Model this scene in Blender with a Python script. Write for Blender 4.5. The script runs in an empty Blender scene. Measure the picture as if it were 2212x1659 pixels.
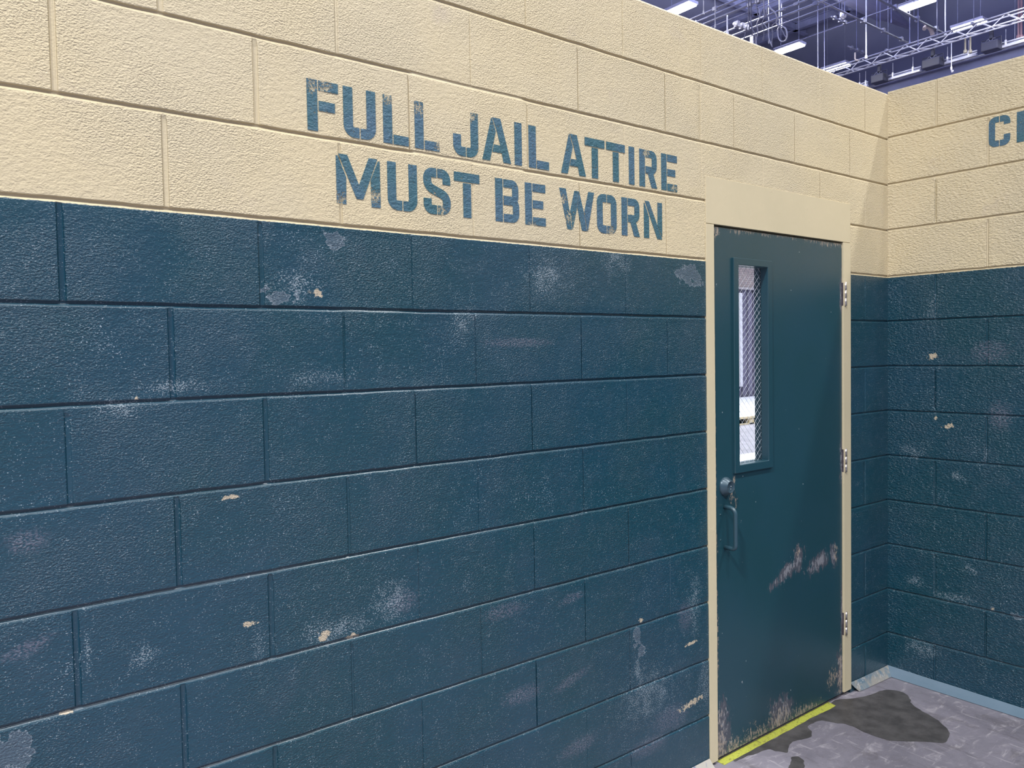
import bpy, bmesh, math, random
import numpy as np
from mathutils import Vector, Matrix, noise as mn
R = random.Random(7)
sc = bpy.context.scene
C = sc.collection
PI = math.pi

# ------------------------------------------------------------------ camera, world, lights, exposure
F_PX, CAM = 1719.2, Vector((-3.5758, -1.7793, 1.5002))
YAW, PIT, ROL = 0.66765, -0.0382, -0.0177
_F = Vector((math.sin(YAW)*math.cos(PIT), math.cos(YAW)*math.cos(PIT), math.sin(PIT)))
_r0 = Vector((math.cos(YAW), -math.sin(YAW), 0)); _u0 = _r0.cross(_F)
_r = _r0*math.cos(ROL) + _u0*math.sin(ROL); _u = _u0*math.cos(ROL) - _r0*math.sin(ROL)
cd = bpy.data.cameras.new('camera'); cam = bpy.data.objects.new('camera', cd); C.objects.link(cam)
cd.sensor_width = 36; cd.lens = F_PX/2212*36; cd.clip_start = .02; cd.clip_end = 300
cam.matrix_world = Matrix(((_r.x, _u.x, -_F.x, CAM.x), (_r.y, _u.y, -_F.y, CAM.y), (_r.z, _u.z, -_F.z, CAM.z), (0, 0, 0, 1)))
sc.camera = cam
sc.view_settings.view_transform = 'Standard'; sc.view_settings.look = 'None'
sc.view_settings.gamma = 1; sc.view_settings.use_curve_mapping = False
sc.view_settings.exposure = 0.12

w = bpy.data.worlds.new('hall_air'); sc.world = w; w.use_nodes = True
w.node_tree.nodes['Background'].inputs[0].default_value = (.62, .68, 1.0, 1)
_wt = w.node_tree; _tc = _wt.nodes.new('ShaderNodeTexCoord'); _sx = _wt.nodes.new('ShaderNodeSeparateXYZ'); _mr = _wt.nodes.new('ShaderNodeMapRange')
_wt.links.new(_tc.outputs['Generated'], _sx.inputs[0]); _wt.links.new(_sx.outputs[2], _mr.inputs[0]); _wt.links.new(_mr.outputs[0], _wt.nodes['Background'].inputs[1])
for _i, _v in ((1, -.12), (2, .40), (3, .14), (4, .47)): _mr.inputs[_i].default_value = _v      # the unlit lower hall is dimmer than its lamp-lit upper air

LAMP_Z = 13.5
def area(name, loc, sx, sy, energy, col=(1, .985, .97)):
    l = bpy.data.lights.new(name, 'AREA'); l.shape = 'RECTANGLE'; l.size = sx; l.size_y = sy
    l.energy = energy; l.color = col; l.spread = math.radians(170)
    o = bpy.data.objects.new(name, l); C.objects.link(o); o.location = loc
    return o
# the grid of hanging work lights goes on over the set: (x, y, power); the one at x=4.4 throws the right wall's slanting shadow
GRID = [(-12.0, -4.8, 2500), (-3.2, -5.0, 420), (-6, -11.5, 780), (4.4, -5.2, 900), (1.0, -12.0, 450)]
for gx, gy, ge in GRID:
    area('work_or_fill_light', (gx, gy, LAMP_Z-.12), .5, 1.2, ge)
for gx, gy in ((5.5, 4.0), (5.5, 12.0), (11.0, 2.5), (20.0, 15.0), (24.0, 6.0), (12.0, 17.0)):
    area('work_or_fill_light', (gx, gy, LAMP_Z-.12), 1.5, 1.5, 1500)  # added fill lamps without fixtures, brightening the space behind the set
for gx, gy, ge in ((16, 8, 2600), (22, 14, 2600), (24, 4, 2200), (12, 16, 1600)):   # added unseen uplights that brighten the roof
    o_ = area('added_roof_uplight', (gx, gy, LAMP_Z+.3), 3, 3, ge, (.86, .89, 1)); o_.rotation_euler = (PI, 0, 0)

def at(px, py, axis, v):
    """point where the photo's pixel ray meets the plane axis = v"""
    d = _F + _r*((px-1106)/F_PX) - _u*((py-829.5)/F_PX)
    return CAM + d*((v-CAM[axis])/d[axis])

# ------------------------------------------------------------------ node helper
class N:
    def __init__(s, name):
        s.mat = bpy.data.materials.new(name); s.mat.use_nodes = True
        s.t = s.mat.node_tree; s.b = s.t.nodes['Principled BSDF']; s.out = s.t.nodes['Material Output']
        g = s.t.nodes.new('ShaderNodeNewGeometry'); s.P = g.outputs['Position']
        sp = s.t.nodes.new('ShaderNodeSeparateXYZ'); s.l(s.P, sp.inputs[0]); s.x, s.y, s.z = sp.outputs
    def l(s, a, b):
        if isinstance(a, (int, float)): b.default_value = a
        elif isinstance(a, tuple): b.default_value = a if len(a) == 4 or b.type == 'VECTOR' else (*a, 1)
        else: s.t.links.new(a, b)
    def m(s, op, a, b=0., c=None, clamp=False):
        n = s.t.nodes.new('ShaderNodeMath'); n.operation = op; n.use_clamp = clamp
        s.l(a, n.inputs[0]); s.l(b, n.inputs[1])
        if c is not None: s.l(c, n.inputs[2])
        return n.outputs[0]
    def noise(s, scale, detail=3, rough=.55, stretch=(1, 1, 1), dist=0., off=(0, 0, 0)):
        mp = s.t.nodes.new('ShaderNodeMapping'); s.l(s.P, mp.inputs[0]); mp.inputs['Scale'].default_value = stretch; mp.inputs['Location'].default_value = off
        n = s.t.nodes.new('ShaderNodeTexNoise'); s.l(mp.outputs[0], n.inputs['Vector'])
        n.inputs['Scale'].default_value = scale; n.inputs['Detail'].default_value = detail; n.inputs['Roughness'].default_value = rough; n.inputs['Distortion'].default_value = dist
        return n.outputs[0]
    def ss(s, v, lo, hi, a=0., b=1.):
        n = s.t.nodes.new('ShaderNodeMapRange'); n.interpolation_type = 'SMOOTHSTEP'; s.l(v, n.inputs[0])
        n.inputs[1].default_value = lo; n.inputs[2].default_value = hi; n.inputs[3].default_value = a; n.inputs[4].default_value = b
        return n.outputs[0]
    def mix(s, f, a, b):
        n = s.t.nodes.new('ShaderNodeMix'); n.data_type = 'RGBA'; s.l(f, n.inputs[0]); s.l(a, n.inputs[6]); s.l(b, n.inputs[7])
        return n.outputs[2]
    def blobs(s, L, hx=None):
        """max over ellipses (cx, cz, rx, rz[, tilt]) of 1 - distance/radius"""
        hx = hx or s.x; best = None
        for q in L:
            cx, cz, rx, rz = q[:4]; th = q[4] if len(q) > 4 else 0
            dx = s.m('SUBTRACT', hx, cx); dz = s.m('SUBTRACT', s.z, cz)
            if th:
                c, sn = math.cos(th), math.sin(th)
                a = s.m('ADD', s.m('MULTIPLY', dx, c), s.m('MULTIPLY', dz, sn))
                b = s.m('SUBTRACT', s.m('MULTIPLY', dz, c), s.m('MULTIPLY', dx, sn))
                dx, dz = a, b
            dx = s.m('DIVIDE', dx, rx); dz = s.m('DIVIDE', dz, rz)
            v = s.m('SUBTRACT', 1., s.m('SQRT', s.m('ADD', s.m('MULTIPLY', dx, dx), s.m('MULTIPLY', dz, dz))))
            best = v if best is None else s.m('MAXIMUM', best, v)
        return s.m('MAXIMUM', best, -1.)
    def bump(s, h, strength, dist):
        n = s.t.nodes.new('ShaderNodeBump'); n.inputs['Strength'].default_value = strength; n.inputs['Distance'].default_value = dist
        s.l(h, n.inputs['Height']); s.l(n.outputs[0], s.b.inputs['Normal']); return n
    def set(s, col=None, rough=None, metal=None, spec=None):
        if col is not None: s.l(col, s.b.inputs['Base Color'])
        if rough is not None: s.l(rough, s.b.inputs['Roughness'])
        if metal is not None: s.l(metal, s.b.inputs['Metallic'])
        if spec is not None: s.l(spec, s.b.inputs['Specular IOR Level'])
        return s.mat

CREAM = (.665, .555, .36); TEAL = (.0085, .054, .083); FRAME = (.66, .57, .38)
PAINT_Z = 1.8185 - .0065

def wall_material(name, side):
    """side 0: the long wall (y = 0), 1: the right wall (x = 0)"""
    n = N(name); hx = n.x if side == 0 else n.y
    st = (1, 1, 1.5) if side == 0 else (1, .7, 1.5)
    sc1 = 190 if side == 0 else 150
    fine = n.noise(sc1, 2, .5, st, .15)
    wavy = n.noise(70 if side == 0 else 85, 2, .5, st if side == 0 else (1, .8, 1.5), .1)
    amp = n.ss(n.noise(3.1, 3, .6), .34, .62, .30, 1.)
    inn = n.ss(n.y if side == 0 else n.x, .0010, .0022, 1., .15)
    # colour of cream paint
    lo = n.noise(1.7, 4, .6); lo2 = n.noise(6.0, 5, .65, off=(3, 1, 7))
    cr = n.mix(n.ss(lo, .35, .65), (.655, .560, .365), (.62, .54, .37))
    cr = n.mix(n.ss(lo2, .6, .78, 0, .4), cr, (.49, .42, .36))
    pit = n.m('MULTIPLY', n.ss(n.noise(230, 2, .5, off=(9, 2, 4)), .69, .73), n.ss(n.noise(4.2, 3, .6, off=(1, 8, 2)), .52, .66))
    cr = n.mix(n.m('MULTIPLY', pit, .75), cr, (.12, .11, .14))
    # colour of teal paint
    te = n.mix(n.ss(lo, .35, .65), (.0028, .051, .078), (.0070, .053, .091))
    te = n.mix(n.ss(lo2, .5, .72, 0, .45), te, (.026, .068, .105))
    spk = n.noise(300, 2, .5, st, off=(5, 3, 1)); cl = n.noise(5.5, 4, .65, (1.2, 1.2, .9), off=(2, 4, 6))
    sm = n.ss(n.m('ADD', n.m('ADD', spk, n.m('MULTIPLY', fine, .55)), n.m('MULTIPLY', n.ss(cl, .42, .72), .22)), 1.11, 1.15)
    te = n.mix(n.m('MULTIPLY', sm, .75), te, (.29, .38, .47))  # pale specks on the bumps: scuffs together with painted glints
    # larger worn places of their own shape
    W = lambda px, py: (lambda p: (p.x if side == 0 else p.y, p.z))(at(px, py, 1 if side == 0 else 0, 0))
    def B(px, py, rx, rz, th=0): a = W(px, py); return (a[0], a[1], rx, rz, th)
    n1 = n.noise(75, 4, .65, off=(4, 4, 4)); n2 = n.noise(28, 4, .6, off=(6, 1, 3))
    if side == 0:
        tan = [B(1492, 1520, .085, .014, .12), B(295, 861, .006, .006), B(684, 632, .020, .013, -.3), B(540, 1348, .02, .008), B(1494, 1388, .05, .008, .1),
               B(700, 1374, .02, .02), B(145, 1540, .014, .006), B(505, 1073, .035, .007), B(1385, 1342, .014, .012), B(760, 1375, .02, .01)]
        gry = [B(1376, 1378, .030, .048), B(1384, 1408, .022, .03), B(30, 1615, .05, .055), B(12, 1640, .05, .05), B(722, 515, .035, .034), B(1492, 592, .085, .05), B(600, 640, .05, .03)]
        smr = [B(1232, 1470, .10, .022, .25), B(1235, 1292, .07, .02, .1), B(1250, 1612, .10, .035, .1), B(1400, 1612, .12, .04), B(60, 1400, .06, .02, .3), B(60, 1170, .05, .03),
               B(1480, 1330, .05, .07), B(1450, 1550, .12, .06), B(1090, 1320, .09, .03), B(870, 1300, .06, .04), B(1120, 740, .16, .018), B(1130, 1500, .1, .035)]
        wht = [B(190, 1420, .006, .045), B(310, 1420, .03, .022), B(380, 835, .06, .014), B(262, 882, .05, .02), B(1378, 1445, .018, .05), B(690, 815, .09, .016), B(845, 1300, .05, .05),
               B(1000, 690, .04, .03), B(1180, 600, .07, .05), B(640, 615, .05, .03), B(1335, 560, .05, .04), B(1500, 1300, .03, .09), B(1520, 1480, .03, .07), B(730, 1360, .08, .03), B(1400, 1500, .12, .08), B(560, 1400, .012, .04)]
    else:
        tan = [B(2050, 920, .03, .014, -.5), B(2022, 902, .008, .012), B(2015, 770, .03, .02), B(2145, 1316, .008, .006)]
        gry = [B(2145, 1316, .012, .012), B(2195, 1330, .03, .02)]
        smr = [B(2030, 560, .05, .02), B(2160, 900, .06, .08), B(2140, 760, .1, .06)]
        wht = [B(1970, 975, .05, .03), B(1975, 1255, .04, .02), B(2060, 1290, .08, .02), B(1990, 1400, .06, .04), B(2095, 1230, .03, .02), B(2128, 985, .006, .04), B(2070, 1030, .03, .02), B(2015, 660, .02, .06)]
    mt = n.ss(n.m('ADD', n.blobs(tan, hx), n.m('MULTIPLY', n.m('SUBTRACT', n1, .5), 3.2)), .30, .5)
    mg = n.m('ADD', n.m('ADD', n.blobs(gry, hx), n.m('MULTIPLY', n.m('SUBTRACT', n2, .5), 2.6)), n.m('MULTIPLY', n.m('SUBTRACT', n1, .5), .9))
    ms = n.m('ADD', n.blobs(smr, hx), n.m('MULTIPLY', n.m('SUBTRACT', n1, .5), 1.2))
    mw = n.ss(n.m('ADD', n.m('ADD', n.m('ADD', spk, n.m('MULTIPLY', fine, .55)), n.m('MULTIPLY', n.ss(n.blobs(wht, hx), -.9, .9), .15)), n.m('MULTIPLY', n2, .42)), 1.165, 1.205)
    te = n.mix(n.m('MULTIPLY', n.ss(ms, .0, .7, 0, .5), n.ss(fine, .40, .58)), te, (.16, .16, .22))
    te = n.mix(n.ss(mg, .38, .44, 0, .5), te, (.11, .15, .20))
    rim = n.m('MULTIPLY', n.ss(mg, .33, .38), n.ss(mg, .40, .45, 1, 0))
    te = n.mix(n.m('MULTIPLY', rim, .5), te, (.36, .41, .47))
    te = n.mix(n.m('MULTIPLY', mw, .5), te, (.40, .48, .54))
    te = n.mix(mt, te, (.50, .43, .32))
    # boundary of the two coats follows the joint's lower lip
    zb = n.m('ADD', n.z, n.m('MULTIPLY', n.m('SUBTRACT', n1, .5), .006))
    up = n.ss(zb, PAINT_Z-.0007, PAINT_Z+.0007)
    n.set(n.mix(up, te, cr), n.m('ADD', .35, n.m('MULTIPLY', up, .15)), spec=n.m('ADD', .45, n.m('MULTIPLY', up, -.08)))
    n.l(n.m('MULTIPLY', n.m('SUBTRACT', 1., up), .65), n.b.inputs['Coat Weight']); n.b.inputs['Coat Roughness'].default_value = .30
    h = n.m('MULTIPLY', inn, n.m('ADD', n.m('MULTIPLY', n.m('MULTIPLY', fine, amp), 1.0), n.m('MULTIPLY', wavy, .45 if side == 0 else .9)))
    n.bump(h, 1.0, .0040 if side == 0 else .0052)
    return n.mat

def simple(name, col, rough=.5, metal=0., spec=.5, var=.0, scale=20, bump=0.):
    n = N(name)
    c = col
    if var: c = n.mix(n.ss(n.noise(scale, 4, .6), .3, .7), tuple(v*(1-var) for v in col), tuple(min(1, v*(1+var)) for v in col))
    n.set(c, rough, metal, spec)
    if bump: n.bump(n.noise(scale*6, 3, .5), .5, bump)
    return n.mat

# ------------------------------------------------------------------ mesh helpers
def obj(name, bm, m, parent=None, smooth=False, loc=None):
    me = bpy.data.meshes.new(name); bm.normal_update(); bm.to_mesh(me); bm.free()
    if smooth:
        for p in me.polygons: p.use_smooth = True
    if m: me.materials.append(m)
    o = bpy.data.objects.new(name, me); C.objects.link(o)
    if parent: o.parent = parent
    if loc: o.location = loc
    return o
def tag(o, label=None, cat=None, group=None, kind=None):
    if label: o['label'] = label
    if cat: o['category'] = cat
    if group: o['group'] = group
    if kind: o['kind'] = kind
    return o
def empty(name, loc):
    o = bpy.data.objects.new(name, None); C.objects.link(o); o.location = loc; o.empty_display_size = .1; return o
def box(bm, x0, x1, y0, y1, z0, z1, bev=0.):
    x0, x1 = sorted((x0, x1)); y0, y1 = sorted((y0, y1)); z0, z1 = sorted((z0, z1))
    vs = [bm.verts.new((x, y, z)) for x in (x0, x1) for y in (y0, y1) for z in (z0, z1)]
    fs = [bm.faces.new([vs[i] for i in f]) for f in ((0, 1, 3, 2), (4, 6, 7, 5), (0, 4, 5, 1), (2, 3, 7, 6), (0, 2, 6, 4), (1, 5, 7, 3))]
    if bev:
        es = {e for f in fs for e in f.edges}
        bmesh.ops.bevel(bm, geom=list(es), offset=bev, segments=2, affect='EDGES', profile=.6)
def tube(bm, pts, r, seg=10, cap=True):
    pts = [Vector(p) for p in pts]; rings = []
    up = None
    for i, p in enumerate(pts):
        d = (pts[min(i+1, len(pts)-1)]-pts[max(i-1, 0)]).normalized()
        if up is None: up = Vector((0, 0, 1)) if abs(d.z) < .9 else Vector((1, 0, 0))
        a = d.cross(up).normalized(); b = a.cross(d).normalized(); up = b
        rr = r[i] if isinstance(r, (list, tuple)) else r
        rings.append([bm.verts.new(p+(a*math.cos(2*PI*k/seg)+b*math.sin(2*PI*k/seg))*rr) for k in range(seg)])
    for i in range(len(rings)-1):
        for k in range(seg):
            bm.faces.new((rings[i][k], rings[i][(k+1) % seg], rings[i+1][(k+1) % seg], rings[i+1][k]))
    if cap and len(pts) > 1:
        bm.faces.new(rings[0][::-1]); bm.faces.new(rings[-1])
def BM(): return bmesh.new()

# ------------------------------------------------------------------ block walls
ZK = {-4: 2.631, -3: 2.4300, -2: 2.2255, -1: 2.0235, 0: 1.8185, 1: 1.6155, 2: 1.4138, 3: 1.2125, 4: 1.0085, 5: .8040, 6: .6015, 7: .3945, 8: .1905}
def nz(a, b, c=0.): return mn.noise(Vector((a, b, c)))
def block_wall(name, s0, s1, joints, to_world, m, hole=None, filled=(), thick=.09, step=.02):
    """joints(course) -> head-joint positions; heights are cut into real grooves"""
    offs = (-.0075, -.0040, .0040, .0075)
    jw = (lambda j: 1. if j < -2.8 else (.7 if j < -2.6 else .38)) if name == 'wall_back' else (lambda j: .8)
    allj = sorted({j for k in range(-4, 9) for j in joints(k)})
    S = set(np.round(np.arange(s0, s1+1e-6, step), 4)) | {s0, s1}
    for j in allj:
        S = {v for v in S if abs(v-j) > .012} | {round(j+o*jw(j), 5) for o in offs}
    if hole:
        S = {v for v in S if abs(v-hole[0]) > .004 and abs(v-hole[1]) > .004} | {hole[0], hole[1]}
    S = sorted(v for v in S if s0 <= v <= s1)
    Z = []  # (z, kind, k)
    prof = [(.0060, 0.), (.0046, -.0006), (.0042, -1), (-.0004, -1), (-.0028, -.5), (-.0052, -.2), (-.0080, 0.)]
    ks = list(range(-4, 9))
    Z.append((ZK[-4]-0., 'face', -4)); Z.append((ZK[-4]-.006, 'face', -4))
    for k in ks:
        top = ZK[k]; bot = ZK[k+1] if k < 8 else 0.
        for f in (.12, .35, .65, .88): Z.append((top+(bot-top)*f, 'face', k))
        if k < 8:
            for dz, h in prof: Z.append((bot+dz, h, k+1))
    Z.append((0., 'face', 8))
    if hole: Z = [q for q in Z if abs(q[0]-hole[3]) > .004] + [(hole[3], 'face', -2)]
    Z.sort(key=lambda q: -q[0])
    rnd = random.Random(hash(name) % 1000 if False else len(name)*13)
    faceoff = {}; hjd = {}
    def face_h(k, s):
        js = [s0-1]+sorted(joints(k))+[s1+1]
        i = max(a for a in range(len(js)) if js[a] <= s)
        if (k, i) not in faceoff: faceoff[(k, i)] = rnd.uniform(-.0008, .0008) if k >= 0 else rnd.uniform(-.0004, .0004)
        return faceoff[(k, i)]
    def head(k, s):
        v = 0.
        for j in joints(k):
            if (k, j) not in hjd: hjd[(k, j)] = rnd.uniform(.35, 1.)
            d = abs(s-j)
            if d < .0041*jw(j): v = -.0032*hjd[(k, j)]*(jw(j)+.45)
        return v
    def joint_depth(k, s):
        d = .0068 + .0008*nz(s*2.2, k*3.1)
        for kk, a, b, q in filled:
            if kk == k and a < s < b: d = q
        return d
    bm = BM(); rows = []
    for z, kind, k in Z:
        row = []
        for s in S:
            if kind == 'face':
                h = face_h(k, s)+head(k, s); zz = z
                if abs(z-ZK[-4]) < 1e-6: zz = z+.0012*nz(s*9, 4.); h -= .0015
            else:
                dep = joint_depth(k, s)
                h = kind*dep if kind != -.0006 else -.0006
                if kind > -.2: h += (head(k-1, s) if z > ZK[k] else head(k, s)*.5)
                zz = z + (.0012*nz(s*14, k*5.3, z*3)+.0005*nz(s*60, k*5.3, z*30)) * (1 if kind != 0. else .5)
                h += .0006*nz(s*30, k*2.2, 9)
            row.append(bm.verts.new(to_world(s, zz, h)))
        rows.append(row)
    for i in range(len(rows)-1):
        zc = (Z[i][0]+Z[i+1][0])/2
        for j in range(len(S)-1):
            scn = (S[j]+S[j+1])/2
            if hole and hole[0] < scn < hole[1] and zc < hole[3]: continue
            fc = bm.faces.new((rows[i][j], rows[i+1][j], rows[i+1][j+1], rows[i][j+1])); fc.smooth = Z[i][1] in (-.5, -.2) or Z[i+1][1] in (-.5, -.2)
    # top cap, back and ends
    zt = ZK[-4]
    tb = [bm.verts.new(to_world(s, zt, -thick)) for s in S]
    for j in range(len(S)-1): bm.faces.new((rows[0][j], rows[0][j+1], tb[j+1], tb[j]))
    def q(a, b, z0, z1):
        bm.faces.new([bm.verts.new(to_world(*p)) for p in ((a, z0, -thick), (a, z1, -thick), (b, z1, -thick), (b, z0, -thick))])
    if hole:
        q(s0, hole[0], 0, zt); q(hole[1], s1, 0, zt); q(hole[0], hole[1], hole[3], zt)
        for s in hole[:2]: bm.faces.new([bm.verts.new(to_world(*p)) for p in ((s, 0, 0), (s, hole[3], 0), (s, hole[3], -thick), (s, 0, -thick))])
        bm.faces.new([bm.verts.new(to_world(*p)) for p in ((hole[0], hole[3], 0), (hole[1], hole[3], 0), (hole[1], hole[3], -thick), (hole[0], hole[3], -thick))])
    else: q(s0, s1, 0, zt)
    for s in (s0, s1): bm.faces.new([bm.verts.new(to_world(*p)) for p in ((s, 0, 0), (s, zt, 0), (s, zt, -thick), (s, 0, -thick))])
    bmesh.ops.recalc_face_normals(bm, faces=bm.faces)
    o = obj(name, bm, m)
    return tag(o, kind='structure')

MW = wall_material('painted_block_back', 0); MR = wall_material('painted_block_right', 1)
HX0, HX1, HZT = -1.2955, -.3300, 2.1085
def joints_back(k):
    if k % 2 == 0: L = [-3.295-.4*i for i in range(8, 0, -1)]+[-3.294, -2.893, -2.4945, -2.101, -1.703]+([-1.3165, -.954, -.5600, -.200] if k < 0 else [-.203])
    else: L = [-3.093-.4*i for i in range(8, 0, -1)]+[-3.093, -2.691, -2.2975, -1.900, -1.504]+([-1.318, -1.13, -.74, -.326] if k in (-3,) else [])
    if k == -2: L = [v for v in L if v != -.954]+[-.954]
    return sorted(L)
wb = block_wall('wall_back', -6.5, .0, joints_back, lambda s, z, h: (s, -h, z), MW,
                hole=(HX0, HX1, 0, HZT), filled=((-1, -2.49, -2.11, .0022), (-2, -2.49, -2.11, .003), (1, -2.70, -2.52, .005)))
tag(wb, 'long block wall, cream above and dark teal below, with stencilled words and door', 'wall')
wr = block_wall('wall_right', .0, 3.6, lambda k: [.208+.408*i for i in range(9)] if k % 2 == 0 else [.413+.408*i for i in range(8)],
                lambda s, z, h: (-h, -s, z+(.010*max(0, (z-1.8185)/.8) if z > 1.8185 else 0)), MR)
tag(wr, 'short block wall meeting the long wall at the corner on the right', 'wall')

# ------------------------------------------------------------------ stencilled lettering
H = .120; s_ = .026; g_ = .0034; tb_ = .0235
def stroke(pts, t, rad):
    """rounded-corner stroke -> list of quads (centre line pts, thickness t, outer radius rad)"""
    P = [Vector((*p, 0)) for p in pts]; path = [P[0]]
    for i in range(1, len(P)-1):
        a = (P[i-1]-P[i]); b = (P[i+1]-P[i]); r = min(rad, a.length*.95, b.length*.95)
        a.normalize(); b.normalize(); ang = a.angle(b); bis = (a+b).normalized()
        cen = P[i]+bis*(r/math.cos(ang/2)); v0 = P[i]+a*r-cen; v1 = P[i]+b*r-cen
        rr = v0.length; v0.normalize(); v1.normalize()
        for k in range(9): path.append(cen+v0.slerp(v1, k/8)*rr)
    path.append(P[-1]); L = []; Rr = []
    for i, p in enumerate(path):
        d = (path[min(i+1, len(path)-1)]-path[max(i-1, 0)]).normalized(); nn = Vector((-d.y, d.x, 0))*t/2
        L.append(p+nn); Rr.append(p-nn)
    return [[(v.x, v.y) for v in L]+[(v.x, v.y) for v in reversed(Rr)]]
def rc(x0, x1, y0, y1): return [(x0, y0), (x1, y0), (x1, y1), (x0, y1)]
def glyph(c):
    a = s_+g_; h2 = H-tb_/2; b2 = tb_/2
    if c == 'F': return .080, [rc(0, s_, 0, H), rc(a, .080, H-tb_, H), rc(a, .071, .049, .072)]
    if c == 'E': return .079, [rc(0, s_, 0, H), rc(a, .079, H-tb_, H), rc(a, .070, .049, .072), rc(a, .079, 0, tb_)]
    if c == 'L': return .074, [rc(0, s_, 0, H), rc(a, .074, 0, tb_)]
    if c == 'I': return .026, [rc(0, s_, 0, H)]
    if c == 'T': return .084, [rc(0, .084, H-.0245, H), rc(.029, .055, 0, H-.0245-g_)]
    if c == 'U': return .088, stroke([(.0127, H), (.0127, b2), (.044-g_/2, b2)], .0250, .016)+stroke([(.0753, H), (.0753, b2), (.044+g_/2, b2)], .0250, .016)
    if c == 'J': return .083, stroke([(.070, H), (.070, b2), (.042+g_/2, b2)], .0250, .016)+stroke([(.0127, .056), (.0127, b2), (.042-g_/2, b2)], .0250, .016)
    if c == 'O': return .086, stroke([(.043-g_/2, h2), (.0125, h2), (.0125, b2), (.043-g_/2, b2)], .0245, .014)+stroke([(.043+g_/2, h2), (.0735, h2), (.0735, b2), (.043+g_/2, b2)], .0245, .014)
    if c == 'C': return .082, stroke([(.041-g_/2, h2), (.0125, h2), (.0125, b2), (.041-g_/2, b2)], .0240, .014)+stroke([(.041+g_/2, h2), (.0695, h2), (.0695, .084)], .0240, .014)+stroke([(.041+g_/2, b2), (.0695, b2), (.0695, .044)], .0240, .014)
    if c == 'S': return .085, stroke([(.0725, .080), (.0725, h2), (.0425+g_/2, h2)], .0240, .015)+stroke([(.0425-g_/2, h2), (.0125, h2), (.0125, .071), (.0725, .049), (.0725, b2), (.0425+g_/2, b2)], .0240, .016)+stroke([(.0425-g_/2, b2), (.0125, b2), (.0125, .040)], .0240, .014)
    if c == 'B': return .086, [rc(0, s_, 0, H)]+stroke([(a, h2), (.072, h2), (.072, .062), (a, .062)], .0225, .012)+stroke([(a, .059), (.074, .059), (.074, b2), (a, b2)], .0225, .013)
    if c == 'R': return .084, [rc(0, s_, 0, H)]+stroke([(a, h2), (.0715, h2), (.0715, .0560), (a, .0560)], .0235, .013)+[[(.040, .0455), (.0665, .0455), (.0845, 0), (.058, 0)]]
    if c == 'A': return .100, [[(0, 0), (.026, 0), (.0475, .083), (.0345, H-.001), (.032, H-.004)],
                               [(.037, H), (.064, H), (.100, 0), (.0735, 0), (.0680, .0255), (.0352, .0255), (.0405, .046), (.0630, .046), (.0520, .083)]]
    if c == 'M': return .119, [[(0, 0), (.025, 0), (.026, .066), (.0045, .115), (0, .115)],
                               [(.0065, H), (.030, H), (.0605, .050), (.089, H), (.1125, H), (.071, .016), (.053, .016)],
                               [(.119, 0), (.094, 0), (.093, .066), (.1145, .115), (.119, .115)]]
    if c == 'W': return .143, [[(0, H), (.026, H), (.0405, .052), (.0490, 0), (.031, 0)], [(.0425, .053), (.061, H-.003), (.0785, H-.003), (.0715, .069), (.0520, .0)],
                               [(.0728, .066), (.0800, H-.003), (.0985, .056), (.1110, 0), (.0910, 0)], [(.1008, .056), (.119, H), (.143, H), (.1150, 0), (.1138, 0)]]
    if c == 'N': return .088, [[(0, 0), (.024, 0), (.024, .070), (.0030, .113), (0, .113)], [(.0045, H), (.0245, H), (.0875, .0015), (.0870, 0), (.064, 0)], [(.066, .046), (.066, H), (.088, H), (.088, .006)]]
def letter_material():
    n = N('stencil_paint')
    fine = n.noise(135, 3, .55, (1, 1, 1.5), .3); n1 = n.noise(260, 3, .6, off=(3, 3, 1)); cl = n.noise(16, 4, .65, off=(7, 2, 5))
    c = n.mix(n.ss(n.noise(5, 3, .6), .35, .65), (.045, .135, .170), (.070, .145, .215))
    B = []
    for px, py in ((672, 185), (700, 185), (835, 212), (905, 235), (1018, 250), (950, 310), (1213, 430), (1228, 470), (1320, 500), (1118, 505), (1395, 330), (1455, 405), (1150, 490), (735, 430), (810, 425), (955, 455), (1180, 300), (1210, 330)):
        p = at(px, py, 1, 0); B.append((p.x, p.z, .022, .022))
    w_ = n.m('ADD', n.m('MULTIPLY', n.ss(n.blobs(B), -.3, .8), .19), n.m('MULTIPLY', n.ss(cl, .48, .75), .11))
    gone = n.ss(n.m('ADD', n1, w_), .635, .675)
    n.set(c, .5)
    n.bump(n.m('ADD', n.m('MULTIPLY', fine, .6), n.m('MULTIPLY', n.noise(42, 2, .5, (1, 1, 1.5), .6), .7)), 1.0, .0038)
    tr = n.t.nodes.new('ShaderNodeBsdfTransparent'); mx = n.t.nodes.new('ShaderNodeMixShader')
    n.l(n.m('MULTIPLY', gone, .85), mx.inputs[0]); n.l(n.b.outputs[0], mx.inputs[1]); n.l(tr.outputs[0], mx.inputs[2]); n.l(mx.outputs[0], n.out.inputs[0])
    return n.mat
ML = letter_material()
def lettering(name, items, z0, to_world, parent, label):
    bm = BM()
    for c, x0, x1 in items:
        w0, polys = glyph(c); f = (x1-x0)/w0
        for i, poly in enumerate(polys):
            hgt = .0012+.00012*i
            a = [bm.verts.new(to_world(x0+p[0]*f, z0+p[1], hgt)) for p in poly]
            b = [bm.verts.new(to_world(x0+p[0]*f, z0+p[1], .0001)) for p in poly]
            bm.faces.new(a); k = len(a)
            for q in range(k): bm.faces.new((a[q], b[q], b[(q+1) % k], a[(q+1) % k]))
    bmesh.ops.recalc_face_normals(bm, faces=bm.faces)
    return tag(obj(name, bm, ML, parent), label)
tw = lambda s, z, h: (s, -h, z)
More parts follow.
